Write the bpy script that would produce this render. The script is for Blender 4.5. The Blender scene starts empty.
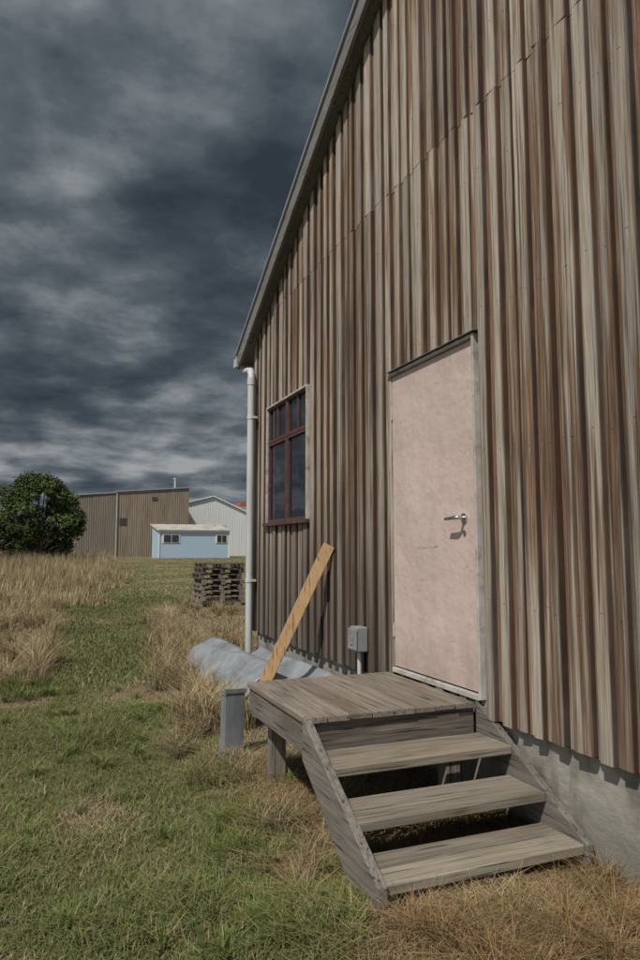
import bpy, math, random
import numpy as np
from mathutils import Vector, Matrix, Euler
random.seed(7); rng=np.random.default_rng(11)
C=bpy.context.scene.collection
# ------------------------------------------------------------------ helpers
def link(o,parent=None):
    C.objects.link(o)
    if parent: o.parent=parent
    return o
def empty(name):
    o=bpy.data.objects.new(name,None); o.empty_display_size=.2
    return link(o)
class NT:
    def __init__(s,name,rough=.8,spec=.3):
        s.m=bpy.data.materials.new(name); s.m.use_nodes=True; s.t=s.m.node_tree; s.n=s.t.nodes
        s.b=s.n['Principled BSDF']; s.b.inputs['Roughness'].default_value=rough
        s.b.inputs['Specular IOR Level'].default_value=spec
    def l(s,a,b): s.t.links.new(a,b)
    def new(s,t,**k):
        n=s.n.new(t)
        for a,v in k.items(): setattr(n,a,v)
        return n
    def co(s,scale=(1,1,1),loc=(0,0,0)):
        t=s.new('ShaderNodeTexCoord'); m=s.new('ShaderNodeMapping')
        m.inputs['Scale'].default_value=scale; m.inputs['Location'].default_value=loc
        s.l(t.outputs['Object'],m.inputs[0]); return m.outputs[0]
    def noise(s,vec,scale=5,detail=5,rough=.55,w=None,dist=0):
        n=s.new('ShaderNodeTexNoise')
        if w is not None:
            a=s.new('ShaderNodeVectorMath',operation='ADD'); s.l(vec,a.inputs[0]); s.l(w,a.inputs[1]); vec=a.outputs[0]
        s.l(vec,n.inputs['Vector']); n.inputs['Scale'].default_value=scale; n.inputs['Detail'].default_value=detail
        n.inputs['Roughness'].default_value=rough; n.inputs['Distortion'].default_value=dist
        return n.outputs['Fac']
    def ramp(s,fac,stops):
        r=s.new('ShaderNodeValToRGB'); e=r.color_ramp.elements
        while len(e)<len(stops): e.new(.5)
        for i,(p,c) in enumerate(stops):
            e[i].position=p; e[i].color=(c[0],c[1],c[2],1) if not isinstance(c,(int,float)) else (c,c,c,1)
        s.l(fac,r.inputs[0]); return r.outputs[0]
    def mix(s,fac,a,b,mode='MIX'):
        m=s.new('ShaderNodeMix',data_type='RGBA',blend_type=mode)
        for v,i in ((fac,0),(a,6),(b,7)):
            if isinstance(v,(int,float)): m.inputs[i].default_value=v
            elif isinstance(v,tuple): m.inputs[i].default_value=(v[0],v[1],v[2],1)
            else: s.l(v,m.inputs[i])
        return m.outputs[2]
    def math(s,op,a,b=0,clamp=False):
        m=s.new('ShaderNodeMath',operation=op); m.use_clamp=clamp
        for i,v in enumerate((a,b)):
            if isinstance(v,(int,float)): m.inputs[i].default_value=v
            else: s.l(v,m.inputs[i])
        return m.outputs[0]
    def attr(s,name='tint'):
        a=s.new('ShaderNodeAttribute'); a.attribute_name=name
        x=s.new('ShaderNodeSeparateColor'); s.l(a.outputs['Color'],x.inputs[0]); return x.outputs,a.outputs['Color']
    def col(s,c):
        if isinstance(c,tuple): s.b.inputs['Base Color'].default_value=(c[0],c[1],c[2],1)
        else: s.l(c,s.b.inputs['Base Color'])
    def bump(s,h,st=.3,d=.01):
        b=s.new('ShaderNodeBump'); b.inputs['Strength'].default_value=st; b.inputs['Distance'].default_value=d
        s.l(h,b.inputs['Height']); s.l(b.outputs[0],s.b.inputs['Normal'])

class Part:
    """collects boxes / prisms with a per-box tint"""
    def __init__(s): s.v=[];s.f=[];s.t=[]
    def box(s,x0,x1,y0,y1,z0,z1,tint=None,M=None):
        k=len(s.v); r=tint if tint else (random.random(),random.random(),.5)
        for p in ((x0,y0,z0),(x1,y0,z0),(x1,y1,z0),(x0,y1,z0),(x0,y0,z1),(x1,y0,z1),(x1,y1,z1),(x0,y1,z1)):
            s.v.append(tuple(M@Vector(p)) if M else p); s.t.append((*r,1))
        for q in ((0,3,2,1),(4,5,6,7),(0,1,5,4),(1,2,6,5),(2,3,7,6),(3,0,4,7)): s.f.append(tuple(k+i for i in q))
        return s
    def beam(s,a,b,w,h,upv=(0,0,1),tint=None):
        a=Vector(a);b=Vector(b);d=b-a;L=d.length;d.normalize();u=Vector(upv);sd=d.cross(u).normalized();u=sd.cross(d)
        M=Matrix((( d.x,sd.x,u.x,a.x),(d.y,sd.y,u.y,a.y),(d.z,sd.z,u.z,a.z),(0,0,0,1)))
        return s.box(0,L,-w/2,w/2,-h/2,h/2,tint,M)
    def poly(s,pts,off,tint=None):
        k=len(s.v);n=len(pts);r=tint if tint else (random.random(),random.random(),.5)
        for p in pts: s.v.append(tuple(p)); s.t.append((*r,1))
        for p in pts: s.v.append((p[0]+off[0],p[1]+off[1],p[2]+off[2])); s.t.append((*r,1))
        s.f.append(tuple(range(k+n-1,k-1,-1))); s.f.append(tuple(range(k+n,k+2*n)))
        for i in range(n): j=(i+1)%n; s.f.append((k+i,k+j,k+n+j,k+n+i))
        return s
    def tube(s,pts,r,n=14,tint=None):
        pts=[Vector(p) for p in pts];k=len(s.v);t=tint if tint else (random.random(),.5,.5)
        for i,p in enumerate(pts):
            d=(pts[min(i+1,len(pts)-1)]-pts[max(i-1,0)]).normalized()
            a=d.cross(Vector((1,0,0)) if abs(d.x)<.8 else Vector((0,1,0))).normalized();b=d.cross(a)
            rr=r[i] if isinstance(r,(list,tuple)) else r
            for j in range(n):
                q=p+a*math.cos(2*math.pi*j/n)*rr+b*math.sin(2*math.pi*j/n)*rr
                s.v.append(tuple(q)); s.t.append((*t,1))
        for i in range(len(pts)-1):
            for j in range(n):
                s.f.append((k+i*n+j,k+i*n+(j+1)%n,k+(i+1)*n+(j+1)%n,k+(i+1)*n+j))
        s.f.append(tuple(range(k+n-1,k-1,-1))); e=k+(len(pts)-1)*n; s.f.append(tuple(range(e,e+n)))
        return s
    def make(s,name,mat,parent=None,bevel=0,smooth=False):
        me=bpy.data.meshes.new(name); me.from_pydata(s.v,[],s.f)
        a=me.color_attributes.new('tint','FLOAT_COLOR','POINT'); a.data.foreach_set('color',np.array(s.t,dtype=np.float32).ravel())
        me.materials.append(mat)
        import bmesh
        bm=bmesh.new(); bm.from_mesh(me); bmesh.ops.recalc_face_normals(bm,faces=bm.faces); bm.to_mesh(me); bm.free()
        if smooth:
            me.polygons.foreach_set('use_smooth',[True]*len(me.polygons)); 
            try: me.set_sharp_from_angle(angle=math.radians(40))
            except Exception: pass
        o=bpy.data.objects.new(name,me)
        if bevel:
            b=o.modifiers.new('b','BEVEL'); b.width=bevel; b.segments=2; b.limit_method='ANGLE'
        return link(o,parent)
def rawmesh(name,V,F,cols,mat,parent=None,smooth=False,starts=None,tot=None):
    me=bpy.data.meshes.new(name); V=np.asarray(V,dtype=np.float32)
    me.vertices.add(len(V)); me.vertices.foreach_set('co',V.ravel())
    F=np.asarray(F,dtype=np.int32)
    if starts is None:
        k=F.shape[1]; starts=np.arange(len(F))*k; F=F.ravel()
    me.loops.add(len(F)); me.loops.foreach_set('vertex_index',F)
    me.polygons.add(len(starts)); me.polygons.foreach_set('loop_start',starts.astype(np.int32)); 
    me.update(calc_edges=True)
    if cols is not None:
        a=me.color_attributes.new('tint','FLOAT_COLOR','POINT'); c=np.ones((len(V),4),dtype=np.float32); c[:,:3]=cols; a.data.foreach_set('color',c.ravel())
    me.polygons.foreach_set('use_smooth',np.full(len(starts),bool(smooth)))
    me.materials.append(mat); me.validate()
    return link(bpy.data.objects.new(name,me),parent)

_g=rng.random((256,256))
def vn(x,y,s):
    x=np.asarray(x,dtype=float)*s+57.3;y=np.asarray(y,dtype=float)*s+31.7
    xi=np.floor(x).astype(int);yi=np.floor(y).astype(int);fx=x-xi;fy=y-yi
    fx=fx*fx*(3-2*fx);fy=fy*fy*(3-2*fy)
    g=lambda a,b:_g[a%256,b%256]
    return (g(xi,yi)*(1-fx)+g(xi+1,yi)*fx)*(1-fy)+(g(xi,yi+1)*(1-fx)+g(xi+1,yi+1)*fx)*fy
def sst(a,b,x):
    t=np.clip((x-a)/(b-a),0,1);return t*t*(3-2*t)
G=.45
def gz(x,y):
    x=np.asarray(x,dtype=float);y=np.asarray(y,dtype=float)
    near=1-sst(20,30,y)
    return G*sst(20,80,y)+near*((vn(x,y,.7)-.5)*.07+(vn(x,y,2.3)-.5)*.035)+.09*sst(.8,1.25,x)*sst(6.5,4.5,y)*(x<2.6)
def dryness(x,y):
    d=.62*vn(x,y,.55)+.38*vn(x,y,1.9)+.15*(vn(x,y,5)-.5)
    d=d-.10
    d=d+.55*sst(.0,.45,x-(.64+.11*y))*(y<17)
    d=d+.28*np.exp(-((x-.35)**2/.25+(y-4.0)**2/.6))
    d=d+.45*sst(.25,-.7,x-(.035*y))*sst(6.5,8.5,y)
    d=d-.20*sst(7,10,y)*np.exp(-((x-(.10*y))**2/(.7+.02*y)))
    d=d-.35*np.exp(-((x-.98)**2/.06+(y-3.6)**2/.15))-.4*np.exp(-((x-.95)**2/.08+(y-2.7)**2/.1))
    d=d+.10*sst(16,26,y)
    return d

# ------------------------------------------------------------------ materials
def m_wall():
    n=NT('weathered_boards',.85,.2); (t,_)=n.attr(); R,G_,B=t[0],t[1],t[2]
    W=n.math('MULTIPLY',R,40)
    fine=n.noise(n.co((1,42,1.1)),3,4,.62,W)
    mid=n.noise(n.co((1,14,.40)),2.2,3,.6,W)
    big=n.noise(n.co((1,1.2,.5)),1.0,2,.5)
    grey=n.ramp(fine,[(.25,(.19,.16,.13)),(.5,(.35,.30,.24)),(.75,(.50,.44,.36))])
    brown=n.ramp(fine,[(.25,(.062,.038,.024)),(.5,(.185,.108,.062)),(.75,(.33,.21,.125))])
    edge=n.math('ABSOLUTE',n.math('SUBTRACT',B,.5)); edge=n.math('MULTIPLY',edge,2)
    e=n.math('POWER',edge,3)
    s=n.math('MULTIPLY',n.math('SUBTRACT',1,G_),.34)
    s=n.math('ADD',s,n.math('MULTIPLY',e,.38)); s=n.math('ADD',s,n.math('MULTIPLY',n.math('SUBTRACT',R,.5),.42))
    s=n.math('ADD',s,n.math('MULTIPLY',n.math('SUBTRACT',mid,.5),2.1)); s=n.math('ADD',s,n.math('MULTIPLY',n.math('SUBTRACT',big,.5),.9))
    st=n.ramp(n.math('ADD',s,.23),[(.30,0.0),(.58,1.0)])
    c=n.mix(st,grey,brown)
    ru=n.noise(n.co((1,20,.30),(8,1,4)),2.4,3,.6,W)
    c=n.mix(n.ramp(n.math('ADD',ru,n.math('MULTIPLY',e,.12)),[(.58,0.0),(.70,.6)]),c,(.24,.115,.05))
    dk=n.noise(n.co((1,24,.22),(3,5,1)),2.6,4,.7,W)
    dm=n.ramp(n.math('ADD',dk,n.math('MULTIPLY',n.math('SUBTRACT',big,.5),.35)),[(.54,0.0),(.64,.82)])
    c=n.mix(dm,c,(.05,.042,.036))
    sp=n.new('ShaderNodeSeparateXYZ'); n.l(n.co(),sp.inputs[0])
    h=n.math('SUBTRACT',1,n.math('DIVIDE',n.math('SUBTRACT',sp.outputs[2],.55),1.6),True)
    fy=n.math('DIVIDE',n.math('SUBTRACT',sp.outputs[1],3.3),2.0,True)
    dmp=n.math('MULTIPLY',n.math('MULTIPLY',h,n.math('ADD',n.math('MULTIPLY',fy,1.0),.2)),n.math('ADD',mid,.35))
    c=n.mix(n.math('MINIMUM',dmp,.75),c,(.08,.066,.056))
    el=n.ramp(edge,[(.80,0.0),(1.0,.75)]); c=n.mix(el,c,(.035,.025,.02))
    fz=n.math('FRACT',n.math('ADD',n.math('DIVIDE',sp.outputs[2],.82),n.math('MULTIPLY',R,.05)))
    na=n.math('MULTIPLY',n.math('LESS_THAN',n.math('ABSOLUTE',n.math('SUBTRACT',fz,.5)),.004),n.math('LESS_THAN',n.math('ABSOLUTE',n.math('SUBTRACT',edge,.1)),.08))
    c=n.mix(n.math('MULTIPLY',na,.6),c,(.03,.022,.02))
    hv=n.new('ShaderNodeHueSaturation'); n.l(c,hv.inputs['Color']); hv.inputs['Saturation'].default_value=.95
    n.l(n.math('ADD',n.math('MULTIPLY',n.math('FRACT',n.math('MULTIPLY',R,7.3)),.45),.80),hv.inputs['Value'])
    n.col(hv.outputs[0]); n.bump(fine,.7,.006); return n.m
def m_wood(name,lo,mi,hi,axis,rough=.8,k=1.0,stain=None):
    n=NT(name,rough,.25);(t,_)=n.attr(); W=n.math('MULTIPLY',t[0],30)
    sc=[30,30,30]; sc[axis]=1.1; sc2=[4,4,4]; sc2[axis]=.8
    f=n.noise(n.co(tuple(sc)),2.2,5,.65,W,.3); g=n.noise(n.co(tuple(sc2)),1.5,4,.6,W)
    mm=n.math('ADD',n.math('MULTIPLY',f,.6),n.math('MULTIPLY',g,.4))
    c=n.ramp(mm,[(.33,lo),(.5,mi),(.68,hi)])
    if stain: c=n.mix(n.ramp(g,[(.5,0.0),(.68,.8)]),c,stain)
    cr=n.noise(n.co(tuple(v*1.6 for v in sc),(7,3,2)),1.6,3,.5,W)
    c=n.mix(n.ramp(cr,[(.60,0.0),(.67,.85)]),c,tuple(v*.3 for v in lo))
    hv=n.new('ShaderNodeHueSaturation'); n.l(c,hv.inputs['Color']); n.l(n.math('ADD',n.math('MULTIPLY',t[1],.35),.82),hv.inputs['Value'])
    n.col(hv.outputs[0]); n.bump(f,.5*k,.004); return n.m
def m_plain(name,c,rough=.6,var=.15,scale=6,metal=0,spec=.4,bump=0,dirt=None,sc=(1,1,1)):
    n=NT(name,rough,spec); n.b.inputs['Metallic'].default_value=metal
    a=n.noise(n.co(sc),scale,5,.6)
    r=n.ramp(a,[(.3,tuple(v*(1-var) for v in c)),(.7,tuple(min(1,v*(1+var)) for v in c))])
    if dirt:
        b=n.noise(n.co(sc,(4,9,2)),scale*.6,6,.7); r=n.mix(n.ramp(b,[(.52,0.0),(.68,dirt[3])]),r,dirt[:3])
    n.col(r)
    if bump: n.bump(a,bump,.01)
    return n.m
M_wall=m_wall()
M_step=m_wood('grey_timber_deck',(.10,.085,.07),(.215,.185,.15),(.33,.29,.235),1,stain=(.15,.11,.07))
M_stepx=m_wood('grey_timber_tread',(.11,.095,.075),(.24,.21,.165),(.37,.33,.265),0,stain=(.18,.14,.09))
M_fascia=m_wood('dark_timber_fascia',(.05,.042,.036),(.135,.115,.095),(.25,.22,.18),0,stain=(.07,.05,.035))
M_string=m_wood('grey_timber_stringer',(.09,.08,.07),(.19,.17,.145),(.30,.27,.235),1,stain=(.11,.095,.075))
M_post=m_wood('grey_timber_post',(.10,.085,.07),(.22,.19,.15),(.33,.29,.24),2)
M_pallet=m_wood('weathered_pallet_timber',(.11,.09,.075),(.22,.185,.15),(.32,.28,.23),0)
M_plank=m_wood('new_timber_plank',(.32,.19,.09),(.44,.28,.14),(.54,.37,.20),2,.6,.4)
M_barge=m_wood('grey_barge_timber',(.12,.115,.11),(.19,.185,.175),(.26,.25,.24),1,.75,.4)
def m_concrete():
    n=NT('foundation_concrete',.92,.2); a=n.noise(n.co((1,1,1.6)),5,6,.68); b=n.noise(n.co((1,2,.5),(4,9,2)),2.2,5,.7)
    sp=n.new('ShaderNodeSeparateXYZ'); n.l(n.co(),sp.inputs[0])
    c=n.ramp(a,[(.3,(.19,.18,.15)),(.55,(.30,.28,.24)),(.72,(.37,.35,.31))])
    c=n.mix(n.ramp(b,[(.48,0.0),(.65,.8)]),c,(.12,.11,.09))
    lo=n.math('MULTIPLY',n.math('SUBTRACT',1,n.math('DIVIDE',sp.outputs[2],.4),True),n.math('ADD',a,.2)); c=n.mix(lo,c,(.085,.08,.05))
    n.col(c); n.bump(a,.8,.015); return n.m
M_concrete=m_concrete()
def m_door():
    n=NT('faded_pink_paint',.55,.35)
    a=n.noise(n.co(),1.3,5,.6); b=n.noise(n.co((1,1,.35),(2,1,0)),7,6,.7)
    c=n.ramp(a,[(.3,(.53,.41,.36)),(.7,(.62,.49,.435))])
    c=n.mix(n.ramp(b,[(.45,0.0),(.75,.5)]),c,(.42,.32,.27))
    s=n.noise(n.co((1,1.5,6),(0,.3,0)),2.2,8,.75); c=n.mix(n.ramp(s,[(.61,0.0),(.65,.7)]),c,(.34,.26,.22))
    sp=n.new('ShaderNodeSeparateXYZ'); n.l(n.co(),sp.inputs[0])
    lo=n.math('SUBTRACT',1,n.math('DIVIDE',n.math('SUBTRACT',sp.outputs[2],.69),.35),True)
    c=n.mix(n.math('MULTIPLY',lo,n.math('MULTIPLY',b,.8)),c,(.28,.22,.17))
    hi=n.math('DIVIDE',n.math('SUBTRACT',sp.outputs[2],2.5),.25,True)
    c=n.mix(n.math('MULTIPLY',hi,n.math('MULTIPLY',b,.5)),c,(.33,.25,.20))
    zz=n.math('ADD',sp.outputs[2],n.math('MULTIPLY',n.noise(n.co((1,1,1),(5,5,5)),26,4,.6),.05))
    ck=n.math('ABSOLUTE',n.math('SUBTRACT',zz,1.535)); cm=n.math('LESS_THAN',ck,.0035)
    yy=n.math('LESS_THAN',n.math('ABSOLUTE',n.math('SUBTRACT',sp.outputs[1],3.82)),.13)
    c=n.mix(n.math('MULTIPLY',n.math('MULTIPLY',cm,yy),.6),c,(.18,.12,.10))
    n.col(c); n.bump(a,.8,.05); return n.m
M_door=m_door()
M_frame=m_plain('flaking_white_paint',(.44,.41,.37),.7,.2,12,dirt=(.20,.155,.12,.9))
M_dark=m_plain('dark_gap',(.02,.018,.016),.9)
M_sash=m_plain('maroon_sash_paint',(.088,.04,.036),.6,.3,20,dirt=(.17,.13,.11,.5))
M_chrome=m_plain('worn_chrome',(.55,.55,.55),.25,.1,20,metal=1)
M_pipe=m_plain('pale_grey_pipe',(.50,.51,.51),.45,.08,4,sc=(1,1,.3),dirt=(.36,.35,.32,.6))
M_galv=m_plain('galvanised_steel',(.30,.325,.34),.5,.25,4,metal=.3,dirt=(.16,.15,.125,.8))
M_galvbin=m_plain('weathered_galvanised_steel',(.25,.27,.28),.5,.25,7,metal=.45,sc=(1,1,.4),dirt=(.13,.13,.13,.6))
M_plastic=m_plain('grey_plastic',(.24,.25,.245),.5,.15,10)
def m_glass():
    n=NT('window_glass',.04,.9); n.col((.012,.015,.018)); w=n.noise(n.co((1,1,1)),2.0,2,.5); n.bump(w,.12,.03)
    return n.m
M_glass=m_glass()
def m_roof():
    n=NT('roof_iron',.5,.4); n.b.inputs['Metallic'].default_value=.3
    a=n.noise(n.co(),3,4); n.col(n.ramp(a,[(.3,(.25,.26,.27)),(.7,(.36,.37,.38))])); return n.m
M_roof=m_roof()
def m_ground():
    n=NT('grassy_soil',.95,.1)
    b=n.noise(n.co((1,1,1),(3,2,0)),9,4,.7); c0=n.noise(n.co(),60,2,.7)
    (t,colr)=n.attr()
    dirt=n.ramp(b,[(.3,(.075,.055,.036)),(.7,(.17,.135,.085))])
    c=n.mix(.5,dirt,colr); c=n.mix(n.math('MULTIPLY',c0,.4),c,(.06,.055,.025)); n.col(c); n.bump(c0,.6,.02); return n.m
M_ground=m_ground()
def m_blade(name):
    n=NT(name,.7,.15); (t,colr)=n.attr(); n.col(colr); return n.m
M_blade=m_blade('grass_blades'); M_leaf=m_blade('leaves')
M_bark=m_plain('bark',(.10,.08,.06),.9,.3,8)

# ------------------------------------------------------------------ ground
GREEN=np.array([.10,.128,.034]);GREEN2=np.array([.18,.198,.072]);DRY=np.array([.37,.295,.18]);STRAW=np.array([.27,.205,.125])
def grasscol(x,y,jit=True):
    d=dryness(x,y); k=sst(.38,.66,d)[:,None]
    r=rng.random(len(x))[:,None] if jit else .5
    g=GREEN*(1-r)+GREEN2*r
    r2=rng.random(len(x))[:,None] if jit else .5
    s=DRY*(1-r2)+STRAW*r2
    if jit:
        pick=(rng.random(len(x))[:,None]<(.14+.78*k))
        return np.where(pick,s,g)*(.75+.5*rng.random(len(x))[:,None])*(.8+.4*vn(x,y,1.1)[:,None])
    return g*(1-k)+s*k*.85
xs=np.unique(np.concatenate([np.linspace(-1500,-40,30),np.linspace(-40,-6,40),np.arange(-6,8,.12),np.linspace(8,60,60),np.linspace(60,1500,30)]))
ys=np.unique(np.concatenate([np.linspace(-1500,-20,30),np.linspace(-20,0,20),np.arange(0,18,.12),np.linspace(18,100,110),np.linspace(100,1600,30)]))
X,Y=np.meshgrid(xs,ys); V=np.stack([X.ravel(),Y.ravel(),gz(X.ravel(),Y.ravel())],1)
nx=len(xs); i,j=np.meshgrid(np.arange(nx-1),np.arange(len(ys)-1)); k=(j*nx+i).ravel()
F=np.stack([k,k+1,k+1+nx,k+nx],1)
rawmesh('ground',V,F,grasscol(V[:,0],V[:,1],False)*(1+.5*sst(18,35,V[:,1]))[:,None],M_ground,smooth=True)

def blades(name,x,y,h,w,lean,col,curl=.5,far=False,z=None,top=1.25,az=None,parent=None):
    n=len(x); z0=gz(x,y)-.004 if z is None else z
    a=rng.random(n)*2*np.pi; b=a+np.pi/2+rng.normal(0,.4,n)
    if az is not None: b=az; a=b+np.pi/2+rng.normal(0,.3,n)
    sx,sy=np.cos(a)*w/2,np.sin(a)*w/2; lx,ly=np.cos(b),np.sin(b)
    if far:
        V=np.empty((n,3,3)); V[:,0]=np.stack([x-sx,y-sy,z0],1);V[:,1]=np.stack([x+sx,y+sy,z0],1)
        V[:,2]=np.stack([x+lx*lean*h,y+ly*lean*h,z0+h],1)
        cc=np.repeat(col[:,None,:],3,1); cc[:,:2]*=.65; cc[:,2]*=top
        return rawmesh(name,V.reshape(-1,3),np.arange(3*n).reshape(n,3),cc.reshape(-1,3),M_blade,parent)
    V=np.empty((n,5,3)); hm=.55
    V[:,0]=np.stack([x-sx,y-sy,z0],1);V[:,1]=np.stack([x+sx,y+sy,z0],1)
    mx,my,mz=x+lx*lean*h*hm*(1-curl),y+ly*lean*h*hm*(1-curl),z0+h*hm
    V[:,2]=np.stack([mx+sx*.8,my+sy*.8,mz],1);V[:,3]=np.stack([mx-sx*.8,my-sy*.8,mz],1)
    V[:,4]=np.stack([x+lx*lean*h*(1+curl),y+ly*lean*h*(1+curl),z0+h*(1-.35*lean*curl)],1)
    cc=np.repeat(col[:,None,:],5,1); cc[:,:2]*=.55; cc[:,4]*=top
    base=(np.arange(n)*5)[:,None]; F=(base+np.array([0,1,2,3,3,2,4])).ravel()
    st=(np.arange(n)[:,None]*7+np.array([0,4])).ravel()
    return rawmesh(name,V.reshape(-1,3),F,cc.reshape(-1,3),M_blade,parent,starts=st)
def area(n,x0,x1,y0,y1,pow=1):
    return x0+(x1-x0)*rng.random(n), y0+(y1-y0)*rng.random(n)**pow
x,y=area(230000,-2.0,2.33,1.7,8.2,1.35)
keep=(x>-.22*y+ -.1)&(rng.random(len(x))<.35+.85*vn(x,y,3.1)); x,y=x[keep],y[keep]
d=dryness(x,y); h=(.018+.05*vn(x,y,2.1)*rng.random(len(x))+.016*rng.random(len(x)))*(1-.3*sst(.4,.7,d))
tuft=np.exp(-((x-.98)**2/.03+(y-3.65)**2/.06))+np.exp(-((x-1.0)**2/.03+(y-2.75)**2/.04))+.8*sst(.66,.82,vn(x,y,1.4))
h=h*(1+1.3*np.clip(tuft,0,1))
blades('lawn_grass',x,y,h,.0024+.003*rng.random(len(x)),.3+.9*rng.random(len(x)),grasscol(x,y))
x,y=area(110000,-2.5,4.2,8.2,22,1.2); keep=(x<2.2)|(y>7.7); keep&=~((x>2.2)&(y<7.9))&(x>-.15*y); x,y=x[keep],y[keep]
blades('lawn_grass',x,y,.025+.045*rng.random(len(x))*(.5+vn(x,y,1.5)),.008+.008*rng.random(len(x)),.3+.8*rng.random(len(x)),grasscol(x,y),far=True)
x,y=area(90000,-4,24,22,80,1.25)
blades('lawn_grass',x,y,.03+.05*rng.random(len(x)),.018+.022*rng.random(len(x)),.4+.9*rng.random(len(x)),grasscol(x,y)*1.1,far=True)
def drycol(n,b=1.0):
    r=rng.random(n)[:,None]; c=np.array([.48,.375,.22])*(1-r)+np.array([.31,.23,.13])*r
    g=rng.random(n)[:,None]<.12; c=np.where(g,np.array([.14,.16,.055]),c)
    return c*(.65+.65*rng.random(n)[:,None])*b
x,y=area(95000,-7,9,19,62,1.2); edge=.118*y+ (vn(x,y,.25)-.5)*2.4-.3
keep=(x<edge)&(rng.random(len(x))<.25+.9*vn(x,y,.35)); x,y=x[keep],y[keep]
hh=(.45+.55*vn(x,y,.4))*(.6+.5*rng.random(len(x)))*(.45+.55*sst(19,28,y)+.75*sst(28,42,y))*(.35+.65*sst(0,1.6,(.118*y-.3)-x))
blades('tall_dry_grass',x,y,hh,.015+.022*rng.random(len(x)),.15+.35*rng.random(len(x)),drycol(len(x))*(.7+.6*vn(x,y,.6)[:,None]),far=True)
def tufts(name,centers,per,hr,wr,lean,col):
    X=[];Y=[];A=[];Hh=[]
    for cx,cy,sc in centers:
        n=int(per*(.6+.8*random.random())*sc)
        r=np.abs(rng.normal(0,.07*sc,n)); a=rng.random(n)*2*np.pi
        X.append(cx+np.cos(a)*r);Y.append(cy+np.sin(a)*r);A.append(a+rng.normal(0,.7,n));Hh.append((hr[0]+(hr[1]-hr[0])*rng.random(n))*(.6+.4*sc))
    X=np.concatenate(X);Y=np.concatenate(Y);A=np.concatenate(A);Hh=np.concatenate(Hh);n=len(X)
    return blades(name,X,Y,Hh,wr[0]+(wr[1]-wr[0])*rng.random(n),lean*(.2+1.2*rng.random(n)),col(n),curl=.6,az=A)
cs=[]
for _ in range(200):
    y0=8.0+13*random.random(); x0=-2.0+random.random()*(1.9+.06*y0)
    if x0<.04*y0-.12: cs.append((x0,y0,.45+.75*random.random()))
for _ in range(120):
    y0=5.4+9.5*random.random(); cs.append((1.34+.11*(y0-5)+random.gauss(0,.16),y0,.4+.6*random.random()))
for _ in range(22):
    cs.append((1.42+random.random()*.2,5.3+2.8*random.random(),.35+.4*random.random()))
for _ in range(40):
    cs.append((2.1+random.random()*1.4,8.0+4*random.random(),.6+.4*random.random()))
for _ in range(40):
    y0=15+5*random.random(); cs.append((.2*y0+random.uniform(-.5,1.3),y0,.4+.4*random.random()))
tufts('tall_dry_grass',cs,105,(.16,.5),(.003,.007),.55,lambda n:drycol(n,.92))
cs=[(.95+random.random()*.35,4.4+random.random()*1.3,.45+.35*random.random()) for _ in range(18)]
cs+=[(1.0+.28*random.random(),2.7+1.8*random.random(),.4+.4*random.random()) for _ in range(22)]
tufts('dry_grass_tuft',cs,100,(.06,.22),(.002,.0045),.9,lambda n:drycol(n,.75))
x,y=area(26000,1.05,2.34,1.6,4.6,1.0); k=(rng.random(len(x))<.3+.9*vn(x,y,4)); k&=~((y>3.2)&(rng.random(len(x))<.6)); x,y=x[k],y[k]; n=len(x)
blades('matted_dry_grass',x,y,.025+.08*rng.random(n),.0018+.0025*rng.random(n),.8+2.2*rng.random(n),drycol(n,.66)*np.array([1.05,.9,.8])*(.6+.8*vn(x,y,3)[:,None]),curl=.4)
cs=[(1.3+1.0*random.random(),1.85+.52*random.random(),.45+.55*random.random()) for _ in range(38)]
tufts('dry_grass_tuft',cs,110,(.08,.22),(.0018,.0035),.9,lambda n:drycol(n,.66)*np.array([1.06,.9,.78]))
def gcol(n):
    r=rng.random(n)[:,None];c=np.array([.085,.13,.025])*(1-r)+np.array([.17,.20,.06])*r
    return np.where(rng.random(n)[:,None]<.12,np.array([.3,.24,.12]),c)
cs=[(.98+random.gauss(0,.12),3.6+random.gauss(0,.2),.7) for _ in range(9)]+[(1.0+random.gauss(0,.14),2.72+random.gauss(0,.14),.8) for _ in range(10)]
cs+=[(-.3+random.random()*.5,7.3+random.random()*1.8,1.1) for _ in range(24)]+[(1.22+random.random()*.1,2.5+random.random()*.6,.5) for _ in range(8)]
cs+=[(random.uniform(-.2,1.0),random.uniform(2.3,8),.3+.3*random.random()) for _ in range(40)]
cs+=[(random.uniform(1.4,2.2),random.uniform(2.6,4.2),.6) for _ in range(16)]
cs+=[(random.uniform(1.3,2.2),random.uniform(1.9,2.4),.5) for _ in range(6)]
tufts('green_grass_tuft',cs,110,(.05,.15),(.0025,.0055),.6,gcol)

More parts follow.
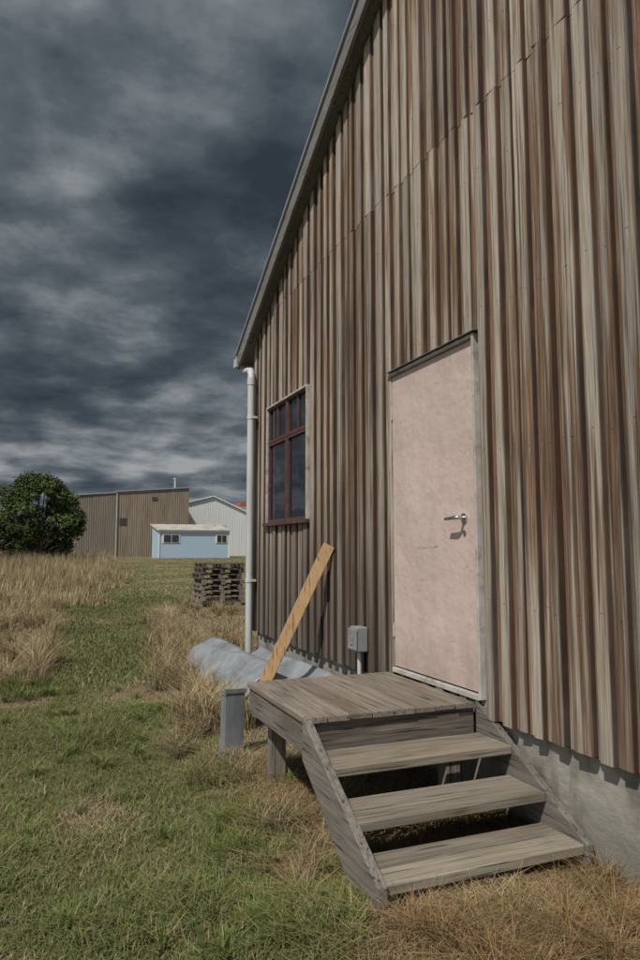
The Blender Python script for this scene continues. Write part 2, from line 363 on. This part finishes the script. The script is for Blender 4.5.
# ------------------------------------------------------------------ barn
barn=empty('timber_barn')
SL=.556; YE=7.63; YN=-5.63; YR=1.0; ZE=3.82
def ztop(y): return ZE+SL*(YE-y) if y>=YR else ZE+SL*(y-YN)
DO=(3.235,4.268,.69,2.735); WI=(5.885,7.105,1.775,3.03)
V=[];F=[];T=[]
def board(y0,y1,zb0,zb1,zt,xf,proud,rnd,acr=(0,1)):
    xb=2.325; t0=ztop(y0) if zt is None else zt; t1=ztop(y1) if zt is None else zt
    if t0<=zb0+.02: return
    k=len(V); tl=random.uniform(-.004,.004)
    c=.004; u=acr[1]-acr[0]; cw=c/max(y1-y0,.01)*u
    prof=[(xb,y0,acr[0]),(xf-tl+c,y0,acr[0]),(xf-tl,y0+c,acr[0]+cw),(xf+tl,y1-c,acr[1]-cw),(xf+tl+c,y1,acr[1]),(xb,y1,acr[1])]
    for (x,y,b) in prof:
        V.append((x,y,zb0)); T.append((rnd,proud,b))
    for (x,y,b) in prof:
        V.append((x,y,t0+(t1-t0)*(y-y0)/(y1-y0))); T.append((rnd,proud,b))
    for a in range(5): F.append((k+a,k+a+1,k+a+7,k+a+6))
    F.append(tuple(k+a for a in range(5,-1,-1))); F.append(tuple(k+6+a for a in range(6)))
def place(y0,y1,xf,proud):
    zj=4.08+random.uniform(-.004,.004); rl=random.random(); ru=random.random() if random.random()<.3 else rl
    zb=.59+random.uniform(-.006,.005)
    for (lo,hi,xo,rr) in ((zb,zj,0,rl),(zj+.0015,None,-.002,ru)):
        pts=sorted({y0,y1,*[v for v in (DO[0],DO[1],WI[0],WI[1]) if y0<v<y1]})
        for a,b in zip(pts[:-1],pts[1:]):
            if b-a<.008: continue
            m=(a+b)/2; z=[(lo,hi)]
            if hi is not None:
                for O in (DO,WI):
                    if O[0]<m<O[1]:
                        z=[(lo,O[2]) ,(O[3],hi)] if lo<O[2]-.02 else [(O[3],hi)]
            for (p,q) in z: 
                board(a,b,p,p,q,xf+xo,proud,rr,((a-y0)/(y1-y0),(b-y0)/(y1-y0)))
y=YN; 
while y<YE-.02:
    w=random.uniform(.055,.115); g=random.uniform(.035,.085)
    place(y,min(y+w,YE),2.280+random.uniform(-.006,.006),1.0)
    if y+w<YE-.02: place(y+w+.001,min(y+w+g-.001,YE),2.302+random.uniform(-.003,.003),0.0)
    y+=w+g
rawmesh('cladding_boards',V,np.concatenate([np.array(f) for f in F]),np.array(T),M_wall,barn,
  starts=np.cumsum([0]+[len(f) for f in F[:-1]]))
P=Part()
def seg(y0,y1,z0,z1f):
    P.poly([(2.33,y0,z0),(2.33,y1,z0),(2.33,y1,z1f(y1)),(2.33,y0,z1f(y0))],(.1,0,0))
f1=lambda q:ztop(q)-.01
seg(YN+.02,YR,.58,f1); seg(YR,DO[0]-.01,.58,f1); seg(DO[0]-.01,DO[1]+.01,DO[3]+.01,f1)
seg(DO[1]+.01,WI[0]-.01,.58,f1); seg(WI[0]-.01,WI[1]+.01,.58,lambda q:WI[2]-.01); seg(WI[0]-.01,WI[1]+.01,WI[3]+.01,f1); seg(WI[1]+.01,YE-.02,.58,f1)
P.make('inner_wall',M_dark,barn)
P=Part(); P.box(2.44,16,YE-.12,YE-.01,.58,ZE); P.box(2.44,16,YN+.01,YN+.12,.58,ZE); 
P.poly([(15.9,YN+.13,.58),(15.9,YE-.13,.58),(15.9,YE-.13,ZE),(15.9,YR,ztop(YR)-.05),(15.9,YN+.13,ZE)],(.1,0,0)); P.make('side_walls',M_string,barn)
P=Part()
P.box(2.338,2.5,YN+.03,DO[0]-.0,-.4,.575); P.box(2.338,2.5,DO[0]+.001,YE-.03,-.4,.575); P.box(2.51,16,YE-.2,YE-.04,-.4,.57); P.box(2.51,16,YN+.04,YN+.2,-.4,.57)
P.make('concrete_foundation',M_concrete,barn)
P=Part()
for s in (1,-1):
    def zl(y): return ZE+SL*((YE-y) if s>0 else (y-YN))
    ye=YE+.30 if s>0 else YN-.30
    P.poly([(2.13,YR,zl(YR)+.17),(2.13,ye,zl(ye)+.17),(2.13,ye,zl(ye)+.205),(2.13,YR,zl(YR)+.205)],(14.1,0,0))
P.make('roof_iron',M_roof,barn)
P=Part()
for s in (1,-1):
    def zl(y): return ZE+SL*((YE-y) if s>0 else (y-YN))
    ye=YE+.285 if s>0 else YN-.285
    P.poly([(2.15,YR,zl(YR)-.01),(2.15,ye,zl(ye)-.01),(2.15,ye,zl(ye)+.168),(2.15,YR,zl(YR)+.168)],(.03,0,0))
    P.poly([(2.182,YR,zl(YR)+.06),(2.182,ye,zl(ye)+.06),(2.182,ye,zl(ye)+.09),(2.182,YR,zl(YR)+.09)],(.26,0,0))
P.make('barge_board',M_barge,barn)
P=Part(); yg=YE+.30; zg=ZE-SL*.3+.16
P.box(2.14,16.2,yg,yg+.012,zg-.12,zg); P.box(2.14,16.2,yg+.012,yg+.11,zg-.12,zg-.108); P.box(2.14,16.2,yg+.098,yg+.11,zg-.108,zg-.01); P.box(2.14,2.152,yg+.012,yg+.098,zg-.108,zg-.02)
P.make('gutter',M_pipe,barn)
P=Part(); px,py=2.215,7.53
P.tube([(2.26,7.93,3.66),(2.25,7.9,3.63),(2.23,7.75,3.60),(px+.005,7.58,3.56),(px,py,3.5),(px,py,3.4)],.04)
P.tube([(px,py,3.46),(px,py,2.0),(px,py,.10)],.04); P.tube([(px,py,3.46),(px,py,3.38)],.046); P.tube([(px,py,.12),(px-.03,py+.02,.03),(px-.1,py+.03,0)],.042)
for z in (3.0,1.15): P.tube([(px,py,z+.02),(px,py,z-.02)],.046); P.box(px,2.28,py-.05,py+.05,z-.012,z+.012)
P.make('downpipe',M_pipe,barn,smooth=True)
# door
P=Part(); P.box(2.292,2.35,3.262,4.262,.71,2.712); P.make('door_leaf',M_door,barn,bevel=.003)
P=Part(); P.box(2.264,2.36,DO[0],3.255,.68,2.735); P.box(2.268,2.36,3.2555,4.2615,2.718,2.735); P.box(2.27,2.36,3.2625,4.2615,.672,.70)
P.make('door_frame',M_frame,barn,bevel=.002)
P=Part(); P.poly([(2.25,DO[0]-.03,2.742),(2.335,DO[0]-.03,2.752),(2.335,DO[0]-.03,2.756),(2.25,DO[0]-.03,2.746)],(0,1.08,0)); P.make('door_flashing',M_galvbin,barn)
P=Part(); hy,hz=3.39,1.68; hx=2.292
P.tube([(hx,hy,hz),(hx-.012,hy,hz)],.027,20); P.tube([(hx-.012,hy,hz),(hx-.055,hy,hz),(hx-.062,hy+.01,hz),(hx-.065,hy+.03,hz-.001),(hx-.063,hy+.11,hz-.004)],[.011,.011,.012,.0115,.010],14)
P.tube([(hx,hy,hz-.085),(hx-.008,hy,hz-.085)],.015,16)
P.make('door_handle',M_chrome,barn,smooth=True)
P=Part()
for z in (.95,2.45): P.tube([(hx-.006,4.258,z-.045),(hx-.006,4.258,z+.045)],.007)
P.make('door_hinges',M_frame,barn)
# window
P=Part(); a,b,c,d=WI
P.box(2.264,2.36,a,a+.018,c,d);P.box(2.264,2.36,b-.018,b,c,d);P.box(2.264,2.36,a+.0185,b-.0185,d-.018,d)
P.make('window_frame',M_frame,barn,bevel=.002)
P=Part(); P.box(2.235,2.36,a-.02,b+.02,c-.035,c-.002); 
ym=(a+b)/2; zt=c+.86
def sash(y0,y1,z0,z1,w=.034,x=2.286):
    P.box(x,2.335,y0,y0+w,z0,z1);P.box(x,2.335,y1-w,y1,z0,z1);P.box(x,2.335,y0+w+.0005,y1-w-.0005,z0,z0+w);P.box(x,2.335,y0+w+.0005,y1-w-.0005,z1-w,z1)
for (p,q) in ((a+.019,ym-.012),(ym+.012,b-.019)):
    sash(p,q,c+.002,zt-.006,.028); sash(p,q,zt+.006,d-.019,.022)
    qm=(p+q)/2; P.box(2.29,2.33,qm-.009,qm+.009,zt+.0285,d-.0415)
P.box(2.28,2.34,ym-.0115,ym+.0115,c+.001,d-.019); P.box(2.282,2.338,a+.019,ym-.012,zt-.0055,zt+.0055); P.box(2.282,2.338,ym+.012,b-.019,zt-.0055,zt+.0055)
P.make('window_sashes',M_sash,barn,bevel=.002)
P=Part(); P.box(2.31,2.316,a+.03,b-.03,c+.02,d-.03); P.make('window_glass',M_glass,barn)
# ------------------------------------------------------------------ electrical box
eb=empty('electrical_box')
P=Part(); P.box(2.18,2.27,4.63,4.76,.75,.93); P.make('box_case',M_plastic,eb,bevel=.008)
P=Part(); P.box(2.168,2.179,4.622,4.768,.765,.915); P.box(2.160,2.1675,4.68,4.71,.80,.86); P.make('box_lid',M_plastic,eb,bevel=.004)
P=Part(); P.tube([(2.23,4.695,.75),(2.23,4.695,.62),(2.23,4.695,.02)],.016); P.make('conduit',M_pipe,eb,smooth=True)
# ------------------------------------------------------------------ steps
st=empty('timber_steps')
X0,X1=1.285,2.262; Y0,Y1=3.30,4.29; ZP=.665
P=Part(); nb=8; w=(X1-X0+.03)/nb
for i in range(nb):
    P.box(X0-.03+i*w+.003,X0-.03+(i+1)*w-.003,Y0-.02+random.uniform(-.004,.004),Y1+.01+random.uniform(-.006,.006),ZP-.03+random.uniform(-.001,.002),ZP+random.uniform(-.002,.002))
P.make('deck_boards',M_step,st,bevel=.003)
P=Part(); P.box(X0-.012,X1,Y0,Y0+.045,ZP-.185,ZP-.033); P.box(X0+.04,X1,Y1-.05,Y1-.005,ZP-.185,ZP-.033); P.make('front_fascia',M_fascia,st,bevel=.004)
P=Part(); P.box(X0-.014,X0+.032,Y0+.048,Y1-.002,ZP-.185,ZP-.033); P.box(1.72,1.765,Y0+.048,Y1-.052,ZP-.16,ZP-.034); P.box(2.2,2.245,Y0+.048,Y1-.052,ZP-.16,ZP-.034); P.make('side_fascia',M_string,st,bevel=.004)
P=Part()
for (qx,qy) in ((1.36,4.10),(2.13,4.14)): P.box(qx,qx+.09,qy,qy+.09,-.1,ZP-.188)
P.box(2.13,2.22,3.38,3.47,-.1,ZP-.188); P.make('posts',M_post,st,bevel=.004)
def stringer(P,x0,x1):
    P.poly([(x0,Y0-.003,ZP+.005),(x0,Y0-.003,ZP-.20),(x0,2.70,.09),(x0,2.52,.09),(x0,2.475,.14),(x0,2.48,.212)],(x1-x0,0,0))
P=Part(); stringer(P,X0-.035,X0+.008); stringer(P,2.272,2.31); P.make('stringers',M_string,st,bevel=.004)
P=Part()
for (z,ya,yb) in ((.507,2.985,3.275),(.357,2.735,3.02),(.21,2.495,2.775)):
    hw=(yb-ya)/2-.003
    P.box(X0+.009,2.271,ya,ya+hw,z-.043,z); P.box(X0+.009,2.271,yb-hw,yb,z-.043,z-.002)
P.make('treads',M_stepx,st,bevel=.005)
# ------------------------------------------------------------------ plank
P=Part(); P.beam((1.66,5.80,-.02),(2.245,5.30,1.53),.10,.035,upv=(.5,.9,0)); P.make('leaning_timber_plank',M_plank,bevel=.002)
# ------------------------------------------------------------------ galvanised duct piece
P=Part(); M=Matrix.Translation((1.215,4.70,0))@Euler((math.radians(-3),math.radians(3),math.radians(8))).to_matrix().to_4x4()
P.box(0,.14,0,.003,-.05,.54,M=M); P.box(0,.003,.0035,.08,-.05,.51,M=M); P.box(.137,.14,.0035,.08,-.05,.53,M=M); P.box(0,.14,.0805,.0835,-.05,.50,M=M)
P.box(-.010,.150,-.008,-.0005,.515,.545,M=M); P.box(-.006,-.001,-.006,.09,.50,.53,M=M)
P.make('galvanised_duct',M_galvbin,bevel=.001)
# ------------------------------------------------------------------ sheet metal leaning along wall
sh=empty('sheet_metal_pile')
def sheet(name,yA,yB,prof,amp,seed,skew=0,taper=0):
    ny=60; npf=len(prof); V=[]
    for i in range(ny):
        t=i/(ny-1)
        for k,(px_,pz_) in enumerate(prof):
            yy=yA+(yB-yA)*t+.1*k/npf+skew*pz_
            cr=.008*math.sin(t*17+seed)*math.sin(k*.6)
            V.append((px_+amp*math.sin(t*9+k*.5+seed)+.03*math.sin(t*3+seed)+taper*t,yy,max(pz_*(1-.25*abs(taper)*t*4)+amp*math.cos(t*7+k*.7+seed)+cr,-.02)))
    F=[(i*npf+k,i*npf+k+1,(i+1)*npf+k+1,(i+1)*npf+k) for i in range(ny-1) for k in range(npf-1)]
    o=rawmesh(name,V,F,None,M_galv,sh,smooth=True); s=o.modifiers.new('s','SOLIDIFY'); s.thickness=.003
def arc(cx,cz,r,a0,a1,n=22,sq=1): return [(cx+r*math.cos(math.radians(a0+(a1-a0)*i/n)),cz+sq*r*math.sin(math.radians(a0+(a1-a0)*i/n))) for i in range(n+1)]
sheet('curved_sheet',5.9,8.2,arc(2.05,-.03,.44,185,95,26,1.12),.012,1,-.25)
sheet('flat_sheet',4.9,7.0,[(1.80+.46*i/20,.02+.46*(i/20)**.8) for i in range(21)],.012,2,.2)
sheet('bent_sheet',5.5,6.7,arc(1.90,-.03,.29,180,100,16,1.0),.012,5,-.5,-.04)
# ------------------------------------------------------------------ pallet stack
bs=empty('wooden_pallet_stack'); zb=float(gz(4.6,18.4))+.01
for pi in range(8):
    ox=3.98+random.uniform(-.04,.04); oy=18.0+random.uniform(-.04,.04); z0=zb+pi*.142; P=Part(); W_=1.14
    for q in range(3): P.box(ox+q*(W_-.10)/2,ox+q*(W_-.10)/2+.10,oy,oy+1.0,z0,z0+.018)
    for q in range(3):
        for q2 in range(3): P.box(ox+q*(W_-.12)/2,ox+q*(W_-.12)/2+.12,oy+q2*.44,oy+q2*.44+.12,z0+.019,z0+.098)
    for q in range(3): P.box(ox,ox+W_,oy+q*.44,oy+q*.44+.10,z0+.099,z0+.117)
    for q in range(7): P.box(ox+q*(W_-.10)/6,ox+q*(W_-.10)/6+.10,oy,oy+1.0,z0+.118,z0+.136)
    P.make('pallet',M_pallet if pi<5 else M_fascia,bs)

# ------------------------------------------------------------------ background buildings
def m_ribs(name,c,axis_scale,rough=.6,var=.15,dirt=None):
    n=NT(name,rough,.3); w=n.new('ShaderNodeTexWave'); w.wave_type='BANDS'; w.bands_direction='X'; w.wave_profile='SIN'
    n.l(n.co(),w.inputs[0]); w.inputs['Scale'].default_value=axis_scale; a=n.noise(n.co((1.6,1.6,.25)),1.2,5,.65)
    r=n.ramp(a,[(.3,tuple(v*(1-var) for v in c)),(.7,tuple(v*(1+var) for v in c))])
    r=n.mix(n.math('MULTIPLY',w.outputs['Fac'],.25),r,tuple(v*.5 for v in c))
    if dirt: b=n.noise(n.co((1,1,1),(3,8,1)),.8,6,.7); r=n.mix(n.ramp(b,[(.5,0.0),(.65,.8)]),r,dirt)
    n.col(r); n.bump(w.outputs['Fac'],.6,.05); return n.m
M_brownclad=m_ribs('brown_cladding',(.24,.19,.14),1.1,var=.25)
M_brownclad2=m_ribs('brown_cladding_dark',(.17,.14,.11),1.1)
M_whiteclad=m_ribs('white_cladding',(.70,.71,.70),1.2,var=.05)
M_rustroof=m_ribs('pale_rusty_roof',(.55,.52,.48),1.6,dirt=(.25,.13,.08))
def m_weatherboard():
    n=NT('blue_weatherboard',.6,.3); w=n.new('ShaderNodeTexWave'); w.wave_type='BANDS'; w.bands_direction='Z'; w.wave_profile='SAW'
    n.l(n.co(),w.inputs[0]); w.inputs['Scale'].default_value=1.5
    c=n.mix(n.ramp(w.outputs['Fac'],[(.0,1.0),(.2,0.0)]),(.42,.54,.64),(.24,.33,.42)); n.col(c); n.bump(w.outputs['Fac'],.5,.03); return n.m
M_blue=m_weatherboard(); M_trim=m_plain('white_trim',(.7,.7,.68),.6,.05); M_red=m_plain('red_iron',(.30,.08,.06),.6)
wb=empty('brown_warehouse')
P=Part(); P.poly([(9.6,95,G-1),(19.2,95,G-1),(19.2,95,9.85),(9.6,95,9.0)],(0,24,0)); P.make('corrugated_walls',M_brownclad,wb)
P=Part(); P.poly([(4.6,95.6,G-1),(9.59,95.0,G-1),(9.59,95.0,8.9),(4.6,95.6,8.5)],(0,22,0)); P.make('side_walls',M_brownclad2,wb)
P=Part(); P.poly([(9.4,94.8,9.02),(19.4,94.8,9.9),(19.4,94.8,10.06),(9.4,94.8,9.18)],(0,24.3,0)); P.poly([(4.4,95.4,8.5),(9.59,94.85,8.92),(9.59,94.85,9.05),(4.4,95.4,8.63)],(0,22,0)); P.make('roof',M_roof,wb)
P=Part(); P.box(10.0,10.9,94.95,94.99,4.6,5.6); P.box(16.5,17.4,94.95,94.99,G,3.2); P.box(14.2,14.9,94.95,94.99,8.0,8.5); P.make('windows',M_glass,wb)
P=Part(); P.tube([(9.6,94.85,G),(9.6,94.85,8.9)],.05,8); P.tube([(17.6,97,9.6),(17.6,97,11.2)],.13,8); P.tube([(17.6,97,11.2),(17.6,97,11.4)],.22,8); P.make('flue_and_downpipe',M_pipe,wb)
ws=empty('white_shed')
P=Part(); P.poly([(21.2,105,G-1),(34,105,G-1),(34,105,5.6),(25.0,105,9.5),(21.2,105,8.5)],(0,25,0)); P.make('walls',M_whiteclad,ws)
P=Part(); P.poly([(20.9,104.7,8.48),(25.0,104.7,9.55),(34.3,104.7,5.5),(34.3,104.7,5.68),(25.0,104.7,9.73),(20.9,104.7,8.66)],(0,25.6,0)); P.make('roof',M_trim,ws)
P=Part(); P.box(24,27,104.9,104.98,G,5.2); P.make('door',M_pipe,ws)
rs_=empty('red_roofed_shed')
P=Part(); P.box(32.9,38,118,126,G-1,9.0); P.make('walls',M_whiteclad,rs_); P=Part(); P.poly([(32.7,117.7,9.0),(38.2,117.7,9.0),(38.2,117.7,10.0),(33.0,117.7,9.7)],(0,9,0)); P.make('roof',M_red,rs_)
bl=empty('blue_weatherboard_hut')
P=Part(); P.poly([(12.8,80,G-1),(12.8,85,G-1),(12.8,85,4.35),(12.8,80,3.62)],(8.2,0,0)); P.make('walls',M_blue,bl)
P=Part(); P.poly([(12.55,79.7,3.62),(12.55,85.3,4.45),(12.55,85.3,4.53),(12.55,79.7,3.72)],(8.7,0,0)); P.make('roof',M_rustroof,bl)
P=Part(); P.box(12.72,21.08,79.9,79.98,3.42,3.60); P.box(13.2,15.2,79.93,79.985,2.2,3.2); P.box(19.4,20.8,79.93,79.985,2.2,3.2);P.box(12.75,12.9,79.92,79.99,G,3.41); P.box(20.92,21.06,79.92,79.99,G,3.41); P.make('trim',M_trim,bl)
P=Part(); P.box(13.35,14.15,79.88,79.925,2.3,3.1); P.box(14.25,15.05,79.88,79.925,2.3,3.1); P.box(19.55,20.05,79.88,79.925,2.3,3.1); P.box(20.15,20.65,79.88,79.925,2.3,3.1); P.make('windows',M_glass,bl)

# ------------------------------------------------------------------ bushes
def tree(name,cx,cy,rx,rz,zc,nclump,per,leaf,cA,cB):
    e=empty(name); g=float(gz(cx,cy)); P=Part(); tips=[]
    P.tube([(cx,cy,g-.1),(cx+.1,cy,g+.7),(cx,cy+.1,zc)],[.28,.22,.12],10)
    for i in range(nclump):
        a=random.random()*6.28; u=random.uniform(-.85,1); r=(1-abs(u)**2.4)**.5*random.uniform(.6,1.0)
        p=(cx+math.cos(a)*r*rx,cy+math.sin(a)*r*rx,max(zc+u*rz*.88,g+.4)); tips.append(p)
        if i%3==0:P.tube([(cx,cy,g+.5),((cx+p[0])/2,(cy+p[1])/2,(g+.9+p[2])/2),p],[.10,.06,.02],6)
    P.make('trunk_and_limbs',M_bark,e,smooth=True)
    L=[];Cc=[]
    for p in tips:
        s=rx*random.uniform(.09,.25); n=per; d=rng.normal(0,1,(n,3)); d/=np.linalg.norm(d,axis=1)[:,None]; rr=s*rng.random(n)**.5
        c=np.array(p)+d*rr[:,None]*np.array([1.1,1.1,.85]); L.append(c); b=random.uniform(.55,1.4)
        t=rng.random(n)[:,None]; Cc.append((np.array(cA)*(1-t)+np.array(cB)*t)*b)
    L=np.concatenate(L);Cc=np.concatenate(Cc);L[:,2]=np.maximum(L[:,2],g+.1);n=len(L)
    u=rng.normal(0,1,(n,3));u/=np.linalg.norm(u,axis=1)[:,None];v=np.cross(u,rng.normal(0,1,(n,3)));v/=np.linalg.norm(v,axis=1)[:,None]
    sz=leaf*(.6+.8*rng.random(n))[:,None]
    V=np.stack([L-u*sz,L+v*sz*.5,L+u*sz,L-v*sz*.5],1).reshape(-1,3)
    rawmesh('foliage',V,np.arange(4*n).reshape(n,4),np.repeat(Cc,4,0),M_leaf,e)
tree('round_tree',0,50,2.7,3.15,3.5,210,210,.09,(.05,.078,.024),(.11,.14,.05))
tree('bush',-2.5,44,1.7,1.6,1.7,60,280,.08,(.035,.052,.018),(.065,.09,.03))

# ------------------------------------------------------------------ camera
f=690.0; yaw=math.atan(283/math.hypot(690,69)); pitch=math.atan(69/690)
fw=Vector((math.sin(yaw)*math.cos(pitch),math.cos(yaw)*math.cos(pitch),math.sin(pitch)))
cd=bpy.data.cameras.new('camera'); cam=bpy.data.objects.new('camera',cd); C.objects.link(cam)
cam.location=(0,0,1.5); cam.rotation_euler=fw.to_track_quat('-Z','Y').to_euler()
cd.sensor_fit='VERTICAL'; cd.sensor_height=36; cd.sensor_width=24; cd.lens=690/960*36; cd.clip_end=5000; cd.clip_start=.05
bpy.context.scene.camera=cam
# ------------------------------------------------------------------ light
S=Vector((-.50,-.36,.79)).normalized()
sd=bpy.data.lights.new('sun','SUN'); so=bpy.data.objects.new('sun',sd); C.objects.link(so)
sd.energy=3.7; sd.angle=math.radians(.6); sd.color=(1,.955,.88); so.rotation_euler=S.to_track_quat('Z','Y').to_euler()
w=bpy.data.worlds.new("World"); bpy.context.scene.world=w; w.use_nodes=True; t=w.node_tree; N=t.nodes; Lk=t.links
N.clear(); out=N.new('ShaderNodeOutputWorld')
sky=N.new('ShaderNodeTexSky'); sky.sky_type='NISHITA'; sky.sun_disc=False; sky.sun_elevation=math.asin(S.z); sky.sun_rotation=math.atan2(S.x,S.y)%(2*math.pi)
b1=N.new('ShaderNodeBackground'); b1.inputs[1].default_value=.09; Lk.new(sky.outputs[0],b1.inputs[0])
tc=N.new('ShaderNodeTexCoord'); sp=N.new('ShaderNodeSeparateXYZ'); Lk.new(tc.outputs['Generated'],sp.inputs[0])
def mt(op,a,b=0,cl=False):
    m=N.new('ShaderNodeMath'); m.operation=op; m.use_clamp=cl
    for i,v in enumerate((a,b)):
        if isinstance(v,(int,float)): m.inputs[i].default_value=v
        else: Lk.new(v,m.inputs[i])
    return m.outputs[0]
zc=mt('ADD',mt('MAXIMUM',sp.outputs[2],0.0),.17)
cx_=mt('DIVIDE',sp.outputs[0],zc); cy_=mt('DIVIDE',sp.outputs[1],zc)
cb=N.new('ShaderNodeCombineXYZ'); Lk.new(cx_,cb.inputs[0]); Lk.new(cy_,cb.inputs[1])
def nz(scale,detail,rough,dist,loc):
    mp=N.new('ShaderNodeMapping'); mp.inputs['Location'].default_value=loc; Lk.new(cb.outputs[0],mp.inputs[0])
    n=N.new('ShaderNodeTexNoise'); Lk.new(mp.outputs[0],n.inputs['Vector']); n.inputs['Scale'].default_value=scale; n.inputs['Detail'].default_value=detail; n.inputs['Roughness'].default_value=rough; n.inputs['Distortion'].default_value=dist
    return n.outputs['Fac']
a=nz(1.1,2,.5,.1,(4.4,1.7,0)); b=nz(3.2,7,.56,.12,(5,1,3))
mm=mt('ADD',mt('MULTIPLY',a,.5),mt('MULTIPLY',b,.5))
# a little lighter towards the horizon haze
hz_=mt('MULTIPLY',mt('SUBTRACT',1.0,mt('DIVIDE',sp.outputs[2],.22),True),.022); mm=mt('ADD',mm,hz_)
r=N.new('ShaderNodeValToRGB'); Lk.new(mm,r.inputs[0]); e=r.color_ramp.elements
cols=[(.37,(.030,.041,.055)),(.45,(.056,.072,.090)),(.51,(.100,.119,.139)),(.56,(.175,.196,.215)),(.64,(.33,.345,.36))]
while len(e)<len(cols): e.new(.5)
for i,(p,c) in enumerate(cols): e[i].position=p; e[i].color=(*c,1)
b2=N.new('ShaderNodeBackground'); b2.inputs[1].default_value=1.0; Lk.new(r.outputs[0],b2.inputs[0])
dt=mt('ADD',mt('MULTIPLY',sp.outputs[0],.71),mt('MULTIPLY',sp.outputs[1],.71))
fac=mt('DIVIDE',mt('ADD',dt,.65),.45,True)
mx=N.new('ShaderNodeMixShader'); Lk.new(fac,mx.inputs[0]); Lk.new(b1.outputs[0],mx.inputs[1]); Lk.new(b2.outputs[0],mx.inputs[2]); Lk.new(mx.outputs[0],out.inputs[0])
sc=bpy.context.scene; sc.view_settings.view_transform='Standard'; sc.view_settings.look='None'; sc.view_settings.exposure=0
